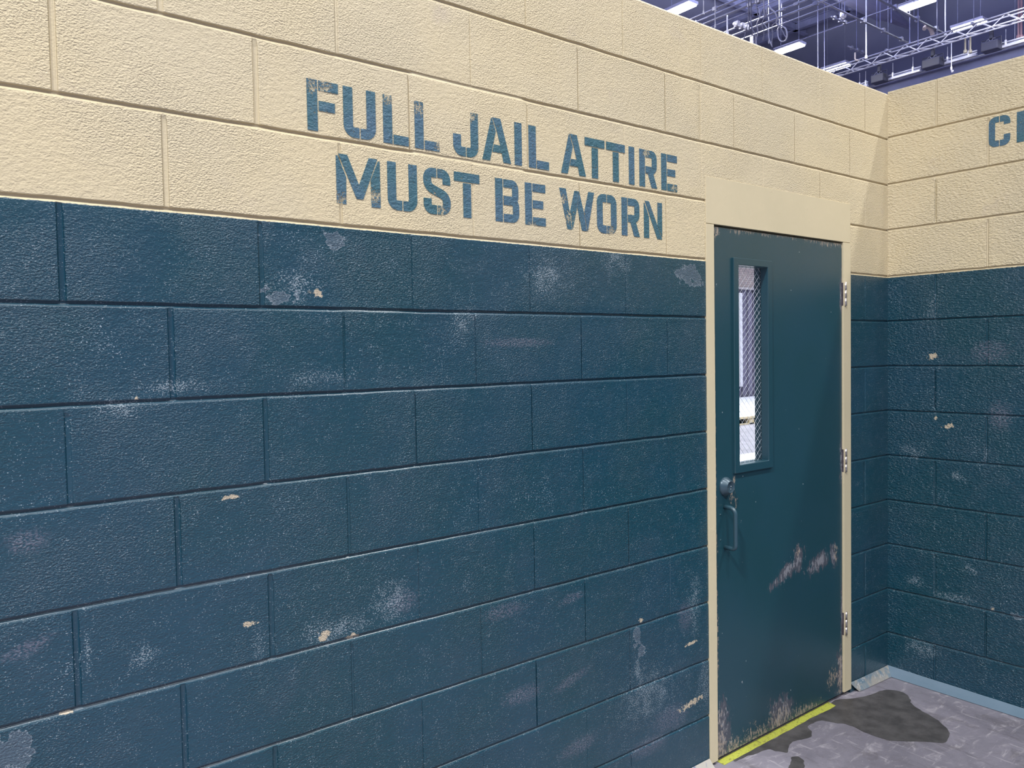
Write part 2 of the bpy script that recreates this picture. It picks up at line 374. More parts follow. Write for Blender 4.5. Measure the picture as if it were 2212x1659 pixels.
lettering('lettering', [('F', -2.772, -2.692), ('U', -2.679, -2.591), ('L', -2.570, -2.497), ('L', -2.478, -2.403), ('J', -2.359, -2.276),
    ('A', -2.263, -2.163), ('I', -2.149, -2.123), ('L', -2.097, -2.021), ('A', -1.973, -1.872), ('T', -1.875, -1.791), ('T', -1.783, -1.700), ('I', -1.682, -1.657), ('R', -1.633, -1.549), ('E', -1.527, -1.448)],
    2.0355, tw, wb, 'worn teal stencilled words FULL JAIL ATTIRE')
lettering('lettering', [('M', -2.702, -2.583), ('U', -2.562, -2.475), ('S', -2.456, -2.371), ('T', -2.359, -2.275), ('B', -2.221, -2.136), ('E', -2.114, -2.037),
    ('W', -1.982, -1.839), ('O', -1.827, -1.741), ('R', -1.718, -1.635), ('N', -1.614, -1.526)], 1.8705, tw, wb, 'worn teal stencilled words MUST BE WORN')
lettering('lettering', [('C', .416, .496), ('E', .519, .597)], 2.304, lambda s, z, h: (-h, -s, z), wr, 'start of a teal stencilled word beginning with C')

# ------------------------------------------------------------------ floor
n = N('painted_floor')
a1 = n.noise(2.2, 6, .65, dist=.6); a2 = n.noise(9, 5, .7, (1, 2.4, 1), .8, (3, 5, 0)); a3 = n.noise(60, 4, .7, off=(1, 1, 1))
c = n.mix(n.ss(a1, .3, .7), (.165, .157, .19), (.265, .252, .30))
c = n.mix(n.ss(a2, .52, .74, 0, .65), c, (.46, .44, .47))
c = n.mix(n.ss(n.noise(3.5, 5, .7, (2.5, 1, 1), .5, (8, 1, 0)), .58, .75, 0, .6), c, (.115, .105, .115))
sk = n.noise(26, 4, .6, (1.6, .22, 1), .5, (2, 2, 2)); sk2 = n.noise(30, 4, .6, (.25, 1.5, 1), .5, (5, 2, 2))
c = n.mix(n.m('MULTIPLY', n.m('MAXIMUM', n.ss(sk, .60, .68), n.ss(sk2, .62, .70)), .35), c, (.52, .50, .53))
c = n.mix(n.ss(n.noise(9, 6, .75, (1, .5, 1), .6, (6, 6, 0)), .50, .66, 0, .6), c, (.12, .11, .125))
c = n.mix(n.ss(a3, .66, .72, 0, .6), c, (.6, .58, .58))
n.set(c, n.ss(a2, .3, .7, .42, .62)); n.bump(n.m('ADD', a2, n.m('MULTIPLY', a3, .3)), .4, .003)
MFLOOR = n.mat
bm = BM(); vs = [bm.verts.new(p) for p in ((-22, -22, 0), (34, -22, 0), (34, 40, 0), (-22, 40, 0))]; bm.faces.new(vs)
tag(obj('floor', bm, MFLOOR), 'scuffed grey painted stage floor', 'floor', kind='structure')

MWET = simple('wet_floor', (.070, .067, .068), .5, var=.3, scale=14, bump=.0006)
def puddle(pix, label):
    P = [at(1480+a/3.022, 1380+b/3.022, 2, 0) for a, b in pix]; n_ = len(P); out = []
    for i in range(n_):      # smooth outline with a ragged edge
        p0, p1, p2, p3 = P[i-1], P[i], P[(i+1) % n_], P[(i+2) % n_]
        for k in range(5):
            t = k/5; q = .5*((2*p1)+(p2-p0)*t+(2*p0-5*p1+4*p2-p3)*t*t+(3*p1-p0-3*p2+p3)*t**3)
            out.append(q+Vector((nz(q.x*40, q.y*40), nz(q.x*40, q.y*40, 5), 0))*.006)
    cen = sum(out, Vector())/len(out); bm = BM()
    top = [bm.verts.new((v.x-cen.x, v.y-cen.y, .0012)) for v in out]; bot = [bm.verts.new((v.x-cen.x, v.y-cen.y, .0001)) for v in out]
    f = bm.faces.new(top); bmesh.ops.triangulate(bm, faces=[f])
    for i in range(len(top)): bm.faces.new((top[i], bot[i], bot[(i+1) % len(top)], top[(i+1) % len(top)]))
    bmesh.ops.recalc_face_normals(bm, faces=bm.faces)
    tag(obj('puddle', bm, MWET, loc=(cen.x, cen.y, 0)), label, 'puddle')
puddle([(985, 400), (1080, 392), (1200, 370), (1290, 338), (1385, 340), (1455, 372), (1478, 425), (1540, 468), (1605, 505), (1680, 560), (1722, 608), (1716, 655), (1680, 680), (1560, 672), (1400, 668), (1300, 655), (1200, 622), (1130, 590), (1060, 560), (960, 545), (890, 535),
        (830, 552), (800, 575), (825, 610), (815, 640), (760, 658), (690, 680), (665, 742), (610, 735), (540, 722), (470, 748), (400, 770), (330, 800), (330, 780), (450, 720), (620, 630), (780, 540), (930, 465), (950, 425)],
       'large dark wet patch on the grey floor spreading from the foot of the door')
puddle([(700, 775), (740, 772), (775, 800), (770, 850), (730, 880), (690, 860), (672, 840), (690, 815)], 'small dark wet spot on the floor at the bottom edge of the photo')

# floor tape at the threshold
n = N('yellow_tape'); t1 = n.noise(45, 4, .7); t2 = n.noise(160, 3, .6)
c = n.mix(n.ss(t1, .50, .66, 0, .7), (.44, .475, .075), (.22, .19, .07)); c = n.mix(n.ss(t2, .62, .68), c, (.03, .03, .02))
n.set(c, .5); MYT = n.mat
bm = BM(); xs = np.linspace(-1.245, -.495, 60); rows = []
for x in xs:
    w0 = .012+.002*nz(x*20, 1); w1 = -.024+.004*nz(x*14, 3)-(.004 if x > -.6 else 0)
    rows.append([bm.verts.new((x+.9+(yy+.02)*.25*(x > -.5), yy, zz)) for yy, zz in ((w0, .0002), (w0, .0016), (w1, .0016), (w1, .0002))])
for i in range(len(rows)-1):
    for j in range(3): bm.faces.new((rows[i][j], rows[i][j+1], rows[i+1][j+1], rows[i+1][j]))
bm.faces.new(rows[0]); bm.faces.new(rows[-1][::-1])
bmesh.ops.recalc_face_normals(bm, faces=bm.faces)
tag(obj('floor_tape', bm, MYT, loc=(-.9, 0, 0)), 'grubby yellow tape strip on the floor along the foot of the door', 'tape')

# cove strips along the wall foot: a thin board leaning from the wall to the floor
def cove(name, pts, m, label):
    """pts: list of (wall x, wall y, wall z, floor x, floor y)"""
    bm = BM(); rows = []
    for wx, wy, wz, fx, fy in pts:
        a = Vector((wx, wy, wz)); b = Vector((fx, fy, .0012)); d = (b-a).normalized(); side = Vector((fx-wx, fy-wy, 0)).normalized()
        up = (Vector((0, 0, 1))-d*d.z).normalized()*.0022
        mid = (a+b)/2+up*-.6
        rows.append([bm.verts.new(v) for v in (a+up, mid+up, b+up*.6, b, mid, a)])
    for i in range(len(rows)-1):
        for j in range(6): bm.faces.new((rows[i][j], rows[i][(j+1) % 6], rows[i+1][(j+1) % 6], rows[i+1][j]))
    bm.faces.new(rows[0]); bm.faces.new(rows[-1][::-1])
    bmesh.ops.recalc_face_normals(bm, faces=bm.faces)
    return tag(obj(name, bm, m), label, 'skirting strip', kind='structure')
n = N('blue_strip'); n.set(n.mix(n.ss(n.noise(7, 4, .6), .3, .7), (.13, .20, .265), (.15, .22, .29)), .42); n.bump(n.noise(50, 3), .3, .001); MBS = n.mat
n = N('smeared_strip'); v = n.noise(11, 4, .6, dist=1.2)
c = n.mix(n.ss(v, .42, .62), (.34, .33, .30), (.15, .23, .29)); c = n.mix(n.ss(n.noise(30, 4, .6, dist=2), .6, .66), c, (.5, .5, .5)); n.set(c, .42); MSS = n.mat
cove('baseboard_right', [(-.001, -.0, .036, -.036, -.034)]+[(-.001, -y, .036-.011*min(1, y/.56)+.001*nz(y*8, 1), -.036-.012*min(1, y/.56), -y) for y in np.linspace(.045, 3.55, 60)], MBS, 'blue grey strip leaning at the foot of the right wall')
cove('baseboard_back', [(-.332, -.001, .045, -.290, -.019)]+[(x, -.001, .045-.009*(x+.332)/.33, x, -.020-.015*(x+.332)/.33) for x in np.linspace(-.26, -.05, 8)]+[(-.001, -.001, .036, -.036, -.034)], MSS, 'smeared cream and blue strip end at the wall foot beside the door')
n = N('cream_strip'); v = n.noise(24, 4, .6, dist=1.0); c = n.mix(n.ss(v, .50, .62), (.42, .40, .36), (.17, .20, .31)); n.set(c, .5); MCS = n.mat
cove('baseboard_left', [(x, -.001, .034, x, -.034) for x in np.linspace(-6.4, -1.302, 60)], MCS, 'cream strip at the foot of the long wall left of the door')

# ------------------------------------------------------------------ the door
DB = Vector((-.8195, 0, 0))
door = tag(empty('door_1', DB), 'dark teal steel door with wired window in a cream frame', 'door', kind='structure')
MFR = None
n = N('cream_steel'); c = n.mix(n.ss(n.noise(3, 4, .6), .3, .7), (.61, .54, .365), (.65, .57, .385))
n.set(c, .42); n.bump(n.m('ADD', n.noise(120, 3, .6, (1, 1, .3)), n.m('MULTIPLY', n.ss(n.noise(24, 3, .6), .62, .7), .6)), .35, .0012); MFR = n.mat
def door_material(name='teal_steel', coat=True):
    n = N(name)
    v = n.noise(2.3, 3, .6); c = n.mix(n.ss(v, .3, .7), (.0065, .050, .068), (.009, .054, .080))
    n1 = n.noise(40, 5, .7, (1, 1, .45)); n2 = n.noise(120, 4, .7, (1, 1, .35), off=(3, 2, 1)); n3 = n.noise(9, 4, .6, off=(5, 5, 5))
    def B(px, py, rx, rz, th=0): p = at(px, py, 1, .004); return (p.x, p.z, rx, rz, th)
    tan = [(-1.235, 1.935, .03, .045), (-1.12, 1.945, .05, .03), (-1.04, 1.945, .09, .020), (-.93, 1.945, .09, .022), (-.78, 1.945, .13, .020), (-.62, 1.945, .13, .024), (-.52, 1.945, .09, .03), (-.42, 1.945, .06, .028),
           (-1.248, .55, .012, .35), (-1.235, .06, .05, .13), (-1.16, .02, .12, .055), (-1.0, .02, .16, .06), (-.86, .03, .10, .08), (-.70, .02, .16, .035), (-.47, .10, .05, .05, .5), (-.41, .08, .03, .12), (-1.248, 1.2, .006, .5),
           B(1583, 1045, .016, .045), B(1581, 1072, .02, .03), B(1590, 1085, .012, .03), B(1722, 1195, .02, .035), B(1805, 1195, .018, .05)]
    dk = [B(1724, 1205, .05, .07), B(1770, 1213, .12, .045, .25), B(1700, 1235, .14, .035, .35), B(1800, 1200, .04, .07), (-.39, .35, .018, .16), (-.39, 1.02, .022, .12), (-.39, 1.73, .022, .12), (-.40, .10, .05, .14), (-1.22, .1, .06, .16), (-.85, .06, .1, .1)]
    m2 = n.ss(n.m('ADD', n.blobs(dk), n.m('MULTIPLY', n.m('SUBTRACT', n1, .5), 2.6)), .12, .50)
    c = n.mix(n.m('MULTIPLY', m2, .8), c, (.062, .062, .085))
    m3 = n.ss(n.m('ADD', n.m('MULTIPLY', n.blobs(dk), .55), n.m('MULTIPLY', n.m('SUBTRACT', n2, .5), 2.8)), .36, .52)
    c = n.mix(n.m('MULTIPLY', m3, .75), c, (.26, .27, .30))
    m1 = n.m('MULTIPLY', n.ss(n.m('ADD', n.blobs(tan), n.m('MULTIPLY', n.m('SUBTRACT', n2, .5), 4.2)), .35, .62), n.ss(n.noise(210, 3, .7, (1, 1, .4), off=(2, 7, 3)), .44, .54))
    c = n.mix(n.m('MULTIPLY', m1, .85), c, (.36, .29, .22))
    ch = n.ss(n.noise(75, 2, .5, (1, 1, .5), off=(1, 9, 1)), .76, .79); c = n.mix(ch, c, (.45, .5, .52))
    n.set(c, n.m('ADD', .36, n.m('MULTIPLY', n.m('MAXIMUM', m1, m2), .35)), spec=1.0)
    n.bump(n.noise(300, 2, .5), .25, .0008)
    return n.mat
MD = door_material()
def part(name, bm, m, parent, label=None, smooth=False):
    for v in bm.verts: v.co -= DB
    o = obj(name, bm, m, parent, smooth)
    if label: o['label'] = label
    return o
LX0, LX1, LZ0, LZ1 = -1.2515, -.3895, .016, 1.938
LY0, LY1 = .003, .050
# frame: two jambs with a return behind the leaf, and a flat head panel
bm = BM(); box(bm, HX0-.003, -1.2545, -.004, .092, .012, HZT-.165, .0015); box(bm, -1.2545, -1.238, .053, .092, .012, 1.93); part('door_jamb', bm, MFR, door)
bm = BM(); box(bm, -.3865, HX1+.0025, -.004, .092, .018, HZT-.165, .0015); box(bm, -.402, -.3865, .053, .092, .018, 1.93); part('door_jamb', bm, MFR, door)
bm = BM(); box(bm, HX0-.001, HX1+.002, -.0025, .092, 1.9455, HZT+.0005, .001); box(bm, -1.2545, -.3865, .053, .092, 1.925, 1.9455); part('door_head', bm, MFR, door)
# leaf with the window cut through
VX0, VX1, VZ0, VZ1 = -1.118, -.931, 1.072, 1.812
bm = BM()
def ring(y): 
    return ([bm.verts.new(p) for p in ((LX0, y, LZ0), (LX1, y, LZ0), (LX1, y, LZ1), (LX0, y, LZ1))], [bm.verts.new(p) for p in ((VX0, y, VZ0), (VX1, y, VZ0), (VX1, y, VZ1), (VX0, y, VZ1))])
fo, fi = ring(LY0); bo, bi = ring(LY1)
for k in range(4):
    j = (k+1) % 4
    bm.faces.new((fo[k], fo[j], fi[j], fi[k])); bm.faces.new((bo[k], bi[k], bi[j], bo[j])); bm.faces.new((fo[k], bo[k], bo[j], fo[j])); bm.faces.new((fi[k], fi[j], bi[j], bi[k]))
bmesh.ops.recalc_face_normals(bm, faces=bm.faces)
leaf = part('door_leaf', bm, MD, door, 'dark teal steel leaf with rust coloured scuffs')
def lip(y0, y1, ox, inn, bev=.0015):
    b = BM(); a = (VX0-ox, VX1+ox, VZ0-ox, VZ1+ox*.85); c_ = (VX0+inn, VX1-inn, VZ0+inn, VZ1-inn)
    F = []
    for y, q in ((y0, a), (y0, c_), (y1, a), (y1, c_)):
        F.append([b.verts.new(p) for p in ((q[0], y, q[2]), (q[1], y, q[2]), (q[1], y, q[3]), (q[0], y, q[3]))])
    for k in range(4):
        j = (k+1) % 4
        b.faces.new((F[0][k], F[0][j], F[1][j], F[1][k])); b.faces.new((F[2][k], F[2][j], F[3][j], F[3][k])); b.faces.new((F[0][k], F[0][j], F[2][j], F[2][k])); b.faces.new((F[1][k], F[1][j], F[3][j], F[3][k]))
    bmesh.ops.recalc_face_normals(b, faces=b.faces)
    bmesh.ops.bevel(b, geom=b.edges[:], offset=bev, segments=1, affect='EDGES')
    return b
wf = part('window_frame', lip(-.0060, .0255, .0265, .003), MD, leaf)
part('window_frame', lip(.0315, .056, .0265, .003), MD, leaf)
n = N('wired_glass'); n.t.nodes.remove(n.b)
tr = n.t.nodes.new('ShaderNodeBsdfTransparent'); tr.inputs[0].default_value = (.93, .96, .96, 1); gl = n.t.nodes.new('ShaderNodeBsdfGlossy'); gl.inputs['Roughness'].default_value = .02
fr = n.t.nodes.new('ShaderNodeLayerWeight'); fr.inputs[0].default_value = .2; mx = n.t.nodes.new('ShaderNodeMixShader')
n.l(n.m('MULTIPLY', fr.outputs[1], .22), mx.inputs[0]); n.l(tr.outputs[0], mx.inputs[1]); n.l(gl.outputs[0], mx.inputs[2]); n.l(mx.outputs[0], n.out.inputs[0]); MG = n.mat
bm = BM(); box(bm, VX0+.001, VX1-.001, .0262, .0308, VZ0+.001, VZ1-.001); gp = part('glass_pane', bm, MG, leaf)
MWIRE = simple('glass_wire', (.62, .64, .70), .35, .3)
bm = BM(); W_, Hh = VX1-VX0, VZ1-VZ0; stp = .0275
for sgn in (1, -1):
    k = -W_ if sgn > 0 else 0.
    while k < Hh + W_:
        # line z = k + sgn*x clipped to the opening
        pts_ = []
        for u in (0, W_):
            pts_.append((u, k+sgn*u))
        (x0, z0), (x1, z1) = pts_
        def clip(x0, z0, x1, z1):
            for lo, hi in ((0, Hh),):
                if max(z0, z1) <= lo or min(z0, z1) >= hi: return None
                def cz(x0, z0, x1, z1):
                    if z0 < lo: x0 += (lo-z0)/(z1-z0)*(x1-x0); z0 = lo
                    if z0 > hi: x0 += (hi-z0)/(z1-z0)*(x1-x0); z0 = hi
                    return x0, z0
                a = cz(x0, z0, x1, z1); b = cz(x1, z1, x0, z0)
                return a, b
        q = clip(x0, z0, x1, z1)
        if q: tube(bm, [(VX0+q[0][0], .0285, VZ0+q[0][1]), (VX0+q[1][0], .0285, VZ0+q[1][1])], .00055, 5)
        k += stp
part('wire_grid', bm, MWIRE, leaf)
# lock cylinder: a cone-sided collar with a flat key face and two screws
MLK = simple('teal_lock', (.045, .085, .115), .3, .2, var=.1)
def lathe(bm, cx, cy, cz, prof_, seg=36):
    rings = []
    for r, d in prof_: rings.append([bm.verts.new((cx+r*math.cos(2*PI*k/seg), cy-d, cz+r*math.sin(2*PI*k/seg))) for k in range(seg)])
    for i in range(len(rings)-1):
        for k in range(seg): bm.faces.new((rings[i][k], rings[i][(k+1) % seg], rings[i+1][(k+1) % seg], rings[i+1][k]))
    bm.faces.new(rings[-1])
bm = BM(); lathe(bm, -1.192, LY0, 1.004, [(.0345, 0), (.0345, .004), (.0325, .0065), (.0225, .024), (.0212, .0252), (.0205, .0252), (.0195, .0235), (.0, .0235)][:-1]+[(.002, .0235)])
lk = part('lock_cylinder', bm, MLK, leaf, 'round dark lock collar above the handle', True)
bm = BM()
for dz in (.003, -.006): lathe(bm, -1.190, LY0-.0235, 1.003+dz, [(.0024, 0), (.0024, .0008), (.0012, .0013), (.0003, .0014)], 12)
part('key_slot', bm, simple('bright_steel', (.8, .82, .85), .2, 1.), leaf, None, True)
# pull handle
pts_ = []
zt, zb_, xc, out = .930, .782, -1.197, .047
def arc(c0, r, a0, a1, k=6): return [(c0[0]+r*math.cos(a0+(a1-a0)*i/k), c0[1]+r*math.sin(a0+(a1-a0)*i/k)) for i in range(k+1)]
r_ = .024
pf = [(0, zt)]+arc((out-r_, zt-r_), r_, PI/2, 0)+arc((out-r_*.6, zb_+r_*.6), r_*.6, 0, -PI/2)+[(0, zb_)]
bm = BM(); tube(bm, [(xc, LY0-d, z) for d, z in pf], .0078, 14)
part('pull_handle', bm, simple('teal_handle', (.026, .070, .098), .34, 0, .6), leaf, 'teal D shaped pull handle', True)
# bolt heads beside the handle
bm = BM()
for z in (.905, .812): lathe(bm, -1.222, LY0, z, [(.0035, 0), (.0033, .0012), (.001, .0018)], 10)
part('screw', bm, MD, leaf, None, True)
MHG = simple('hinge_steel', (.55, .52, .52), .32, .9, var=.25, scale=60); MHD = simple('hinge_worn', (.10, .085, .11), .45, .4, var=.4, scale=60)
for zc in (1.7265, 1.0200, .3165):
    h_ = tag(empty('hinge', (0, 0, zc)), 'worn steel hinge knuckle at the right edge of the door'); h_.parent = door
    bm = BM()
    for i in range(3):
        z0 = -.050+i*.0334; tube(bm, [(.4465, -.0055, z0+.0004), (.4465, -.0055, z0+.0330)], .0050, 14)
    obj('hinge_barrel', bm, MHG, h_, True)
    bm = BM(); box(bm, .4475, .4550, -.0062, -.0030, -.050, .050); box(bm, .4320, .4440, -.0030, .0035, -.048, .048); obj('hinge_leaf', bm, MHD, h_)

# ------------------------------------------------------------------ beyond the door: platform and the wall opposite
n = N('pale_boards'); v = n.noise(3, 5, .65, (1, 3, 1), .6); n.set(n.mix(n.ss(v, .3, .7), (.50, .50, .58), (.66, .66, .72)), .5); MPB = n.mat
MCE = simple('cream_edge', (.62, .52, .34), .5, var=.15); MDK = simple('dark_slot', (.02, .02, .03), .7)
pf_ = tag(empty('stage_platform', (13, 9.8, 0)), 'low pale platform with a cream slotted edge, seen through the door window', 'platform')
bm = BM(); box(bm, -6, 8, -2.0, 1.96, .135, .163); obj('deck', bm, MPB, pf_)
bm = BM(); box(bm, -6, 8, -2.03, -1.99, .118, .160, .003); obj('edge_board', bm, MCE, pf_)
bm = BM()
for i in range(24):
    x = -6+i*.6; box(bm, x, x+.16, -2.02, -1.9, .0, .118)
box(bm, -6, 8, -2.02, -1.98, .0, .028)
obj('edge_block', bm, MCE, pf_)
bm = BM(); box(bm, -6, 8, -1.75, -1.70, .0, .118); obj('backing', bm, MDK, pf_)
n = N('ribbed_panel'); xx = n.m('FRACT', n.m('MULTIPLY', n.x, 1.9)); n.set(n.mix(n.ss(n.noise(2, 3, .6), .3, .7), (.085, .078, .135), (.125, .115, .185)), .6); MRP = n.mat
n = N('grey_brick'); br = n.t.nodes.new('ShaderNodeTexBrick'); mp = n.t.nodes.new('ShaderNodeMapping'); n.l(n.P, mp.inputs[0]); mp.inputs['Rotation'].default_value = (PI/2, 0, 0)
n.l(mp.outputs[0], br.inputs[0]); br.inputs['Color1'].default_value = (.24, .20, .22, 1); br.inputs['Color2'].default_value = (.30, .25, .26, 1); br.inputs['Mortar'].default_value = (.12, .1, .12, 1); br.inputs['Scale'].default_value = 4.2; br.inputs['Mortar Size'].default_value = .03
n.l(br.outputs[0], n.b.inputs['Base Color']); MBK = n.mat
wo = tag(empty('wall_opposite', (15, 11.95, 0)), 'dim ribbed set wall with a brick band above, seen through the door window', 'wall', kind='structure')
bm = BM()
for i in range(48):
    x = -6+i*.27; box(bm, x, x+.20, -.10, .05, .0, 3.20); box(bm, x+.20, x+.27, -.04, .05, .0, 3.20)
obj('ribbed_panel', bm, MRP, wo)
bm = BM(); box(bm, -6, 7, -.12, .05, 3.24, 4.6); obj('brick_band', bm, MBK, wo)
bm = BM(); box(bm, -6, 7, -.16, .05, 3.19, 3.25); obj('ledge', bm, simple('pale_ledge', (.3, .28, .32), .5), wo)
p = at(1596.5, 740, 1, 11.8); z0 = at(1597, 835, 1, 11.8).z; z1 = at(1597, 633, 1, 11.8).z
bm = BM(); box(bm, p.x-15-.03, p.x-15+.07, -.22, -.11, z0, z1, .004); obj('post', bm, simple('pale_post', (.6, .6, .68), .5), wo)
n = N('white_mat'); n.set(n.mix(n.ss(n.noise(4, 3), .3, .7), (.72, .74, .74), (.8, .82, .82)), .5)
bm = BM(); q0 = at(1594, 982, 2, .004); q1 = at(1634, 976, 2, .004); box(bm, -2.2, 2.2, -1.6, 0, 0, .004, .001)
mt_ = obj('floor_mat', bm, n.mat, loc=((q0.x+q1.x)/2, max(q0.y, q1.y)-.02, 0)); tag(mt_, 'white mat on the floor behind the door, seen at the foot of the window', 'mat')

# ------------------------------------------------------------------ hall overhead
n = N('hazed_hall_ceiling'); v = n.noise(.25, 4, .6); n.set(n.mix(n.ss(v, .3, .7), (.13, .14, .235), (.18, .19, .30)), .8); MCL = n.mat  # lens haze over a black roof, put into its blue purple colour
MBM = simple('hall_steel', (.16, .17, .30), .5, .1, var=.2, scale=1.5)
MPI = simple('pipe_steel', (.21, .215, .28), .35, .6, var=.15, scale=6)
MTR = simple('truss_aluminium', (.78, .78, .84), .35, .35, var=.1, scale=8)
MBX = simple('fixture_black', (.028, .030, .055), .5)
MCB = simple('cable_rubber', (.06, .063, .12), .6)
MST = simple('strip_white', (.55, .56, .66), .35, .2)
ZC = 17.0
bm = BM(); box(bm, -22, 33.4, -22, 44, ZC, ZC+.2); tag(obj('ceiling', bm, MCL), 'black roof of the stage hall, coloured with blue purple haze', 'ceiling', kind='structure')
n = N('hall_wall_paint'); n.set(n.mix(n.ss(n.noise(.4, 4, .6), .3, .7), (.12, .13, .22), (.15, .16, .26)), .8)
bm = BM(); box(bm, 33, 33.3, -22, 44, 0, ZC); tag(obj('wall_hall', bm, n.mat), 'dark far wall of the stage hall behind the rigging', 'wall', kind='structure')
bm = BM(); box(bm, -22, 33, 34, 34.3, 0, ZC); tag(obj('wall_hall_end', bm, n.mat), 'dark end wall of the stage hall far behind the set', 'wall', kind='structure')
PX = lambda px, py, z: at(px, py, 2, z)

# roof joists seen faintly between the pipes
for i, (px, py, ax) in enumerate([(1700, 60, 'x'), (1800, 20, 'x'), (1900, 60, 'x'), (2080, 10, 'y'), (1860, 80, 'y'), (1740, 60, 'y'), (1640, 30, 'y')]):
    p = PX(px, py, ZC-.4); bm = BM()
    if ax == 'x': box(bm, -12, 12, -.11, .11, .30, .34); box(bm, -12, 12, -.11, .11, -.02, .02); box(bm, -12, 12, -.02, .02, 0, .32)
    else: box(bm, -.11, .11, -14, 14, .30, .34); box(bm, -.11, .11, -14, 14, -.02, .02); box(bm, -.02, .02, -14, 14, 0, .32)
    loc = (20, p.y, ZC-.36) if ax == 'x' else (p.x, 18, ZC-.36)
    names = ['first cross joist of the roof above the cable bundle', 'middle cross joist of the roof behind the pipes', 'cross joist of the roof nearest the top right', 'long joist of the roof above the truss',
             'long joist of the roof right of the double hanger', 'long joist of the roof left of the double hanger', 'long joist of the roof above the cable bundle']
    tag(obj('roof_joist', bm, MBM, loc=loc), names[i], 'joist', 'steel joists under the hall roof')

# hanging work lights
MEM = bpy.data.materials.new('lit_tube'); MEM.use_nodes = True; e_ = MEM.node_tree.nodes['Principled BSDF']
e_.inputs['Base Color'].default_value = (1, 1, 1, 1); e_.inputs['Emission Color'].default_value = (.95, .97, 1, 1); e_.inputs['Emission Strength'].default_value = 14
MHS = simple('lamp_housing', (.5, .5, .62), .4)
def copy_tree(o, parent=None):
    c = o.copy(); C.objects.link(c); c.parent = parent
    for ch in list(o.children): copy_tree(ch, c)
    return c
def make_lamp(L=1.15):
    t = empty('work_light', (0, 0, 0))
    bm = BM(); box(bm, -.26, .26, -L/2, L/2, .03, .13, .01); obj('housing', bm, MHS, t)
    for x in (-.16, 0, .16):
        bm = BM(); tube(bm, [(x, -L/2+.03, 0), (x, L/2-.03, 0)], .045, 12); obj('lamp_tube', bm, MEM, t, True)
    for y in (-L*.35, L*.35):
        bm = BM(); tube(bm, [(0, y, .13), (0, y, ZC-LAMP_Z)], .012, 6); obj('hanger', bm, MPI, t)
    return t
lamps = [((1470, 20), 'hanging work light leftmost above the long wall, next to three pipes'), ((1706, 105), 'hanging work light just over the wall top beyond the cable loops'), ((1806, 147), 'low hanging work light peeking over the wall at the truss end'),
         ((1982, 10), 'largest bright work light at the top edge of the photo'), ((2093, 56), 'hanging work light seen right above the truss')]
proto = None
for (px, py), lab in lamps:
    p = PX(px, py, LAMP_Z)
    o = make_lamp() if proto is None else copy_tree(proto)
    proto = proto or o; o.location = p; tag(o, lab, 'light', 'bright work lights hung from the hall roof')
for i, (gx, gy, ge) in enumerate(GRID):
    o = copy_tree(proto); o.location = (gx, gy, LAMP_Z); tag(o, ['work light of the rig high over the left of the set', 'work light of the rig high over the photographer', 'work light of the rig behind the photographer', 'work light of the rig beyond the right wall', 'work light of the rig far behind to the right'][i], 'light', 'bright work lights hung from the hall roof')

# pipes running away from the camera (parallel to the right wall)
def pipe_y(px, py, z, r, y0, y1, label, m=MPI, couplers=()):
    p = PX(px, py, z); t = tag(empty('rigging_pipe', (p.x, (y0+y1)/2, z)), label, 'pipe', 'steel pipes of the lighting grid'); ym = (y0+y1)/2
    bm = BM(); tube(bm, [(0, y0-ym, 0), (0, y1-ym, 0)], r, 12); obj('pipe', bm, m, t, True)
    for cy in couplers:
        q = PX(*cy, z); bm = BM(); box(bm, -r*1.7, r*1.7, q.y-ym-.08, q.y-ym+.08, -r*1.9, r*1.6, .01); obj('coupler', bm, MPI, t)
    return p
ZP = 12.2
pipe_y(1540, 21, ZP, .035, 4, 30, 'first rigging pipe from the left, above the long wall', couplers=((1543, 18),))
pipe_y(1560, 23.5, ZP, .028, 4, 30, 'second rigging pipe from the left', couplers=((1500, 49),))
pipe_y(1570, 31, ZP-.2, .032, 4, 30, 'third rigging pipe from the left, ending over the wall joint', couplers=((1642, 5), (1625, 12)))
pipe_y(1575, 43, ZP-.1, .014, 4, 30, 'thin conduit under the third rigging pipe')
pipe_y(1636, 42, ZP, .028, 4, 30, 'rigging pipe crossing the cable bundle', couplers=((1720, 8), (1688, 20)))
pipe_y(1700, 32, ZP-.3, .033, 4, 30, 'lower rigging pipe crossing the cable bundle', couplers=((1760, 7),))
pipe_y(1720, 40, ZP, .020, 4, 30, 'faint rigging pipe right of the cable bundle')
pipe_y(1872, 36, ZP+1.2, .022, 4, 30, 'thin pipe crossing behind the bright work light')
pipe_y(1880, 121, ZP+.2, .030, 4, 30, 'pipe ending in an elbow just above the truss')
# pipes across
def pipe_x(a, b, z, r, label, m=MPI, ext=(0, 0)):
    p = PX(*a, z); q = PX(*b, z); t = tag(empty('cross_pipe', ((p.x+q.x)/2, (p.y+q.y)/2, z)), label, 'pipe', 'cross pipes of the lighting grid'); L = abs(q.x-p.x)/2
    bm = BM(); tube(bm, [(-L-ext[0], 0, 0), (L+ext[1], 0, 0)], r, 12); obj('pipe', bm, m, t, True)
    if z > 11:
        bm = BM(); tube(bm, [(0, 0, 0), (0, 0, ZC-z)], .010, 6); obj('hanger', bm, MBM, t)
    for k in (-.55, .1, .7):
        bm = BM(); box(bm, L*k-.06, L*k+.06, -r*1.7, r*1.7, -r*1.7, r*2.6, .01); obj('coupler', bm, MPI, t)
pipe_x((1898, 0), (2043, 73), 12.9, .040, 'cross pipe passing in front of the largest work light', ext=(3, 0))
pipe_x((1826, 32), (1970, 93), 12.6, .034, 'cross pipe running down to the truss', ext=(2, 0))
pipe_x((1796, 36), (1830, 52), 12.8, .030, 'short cross pipe left of the hangers')
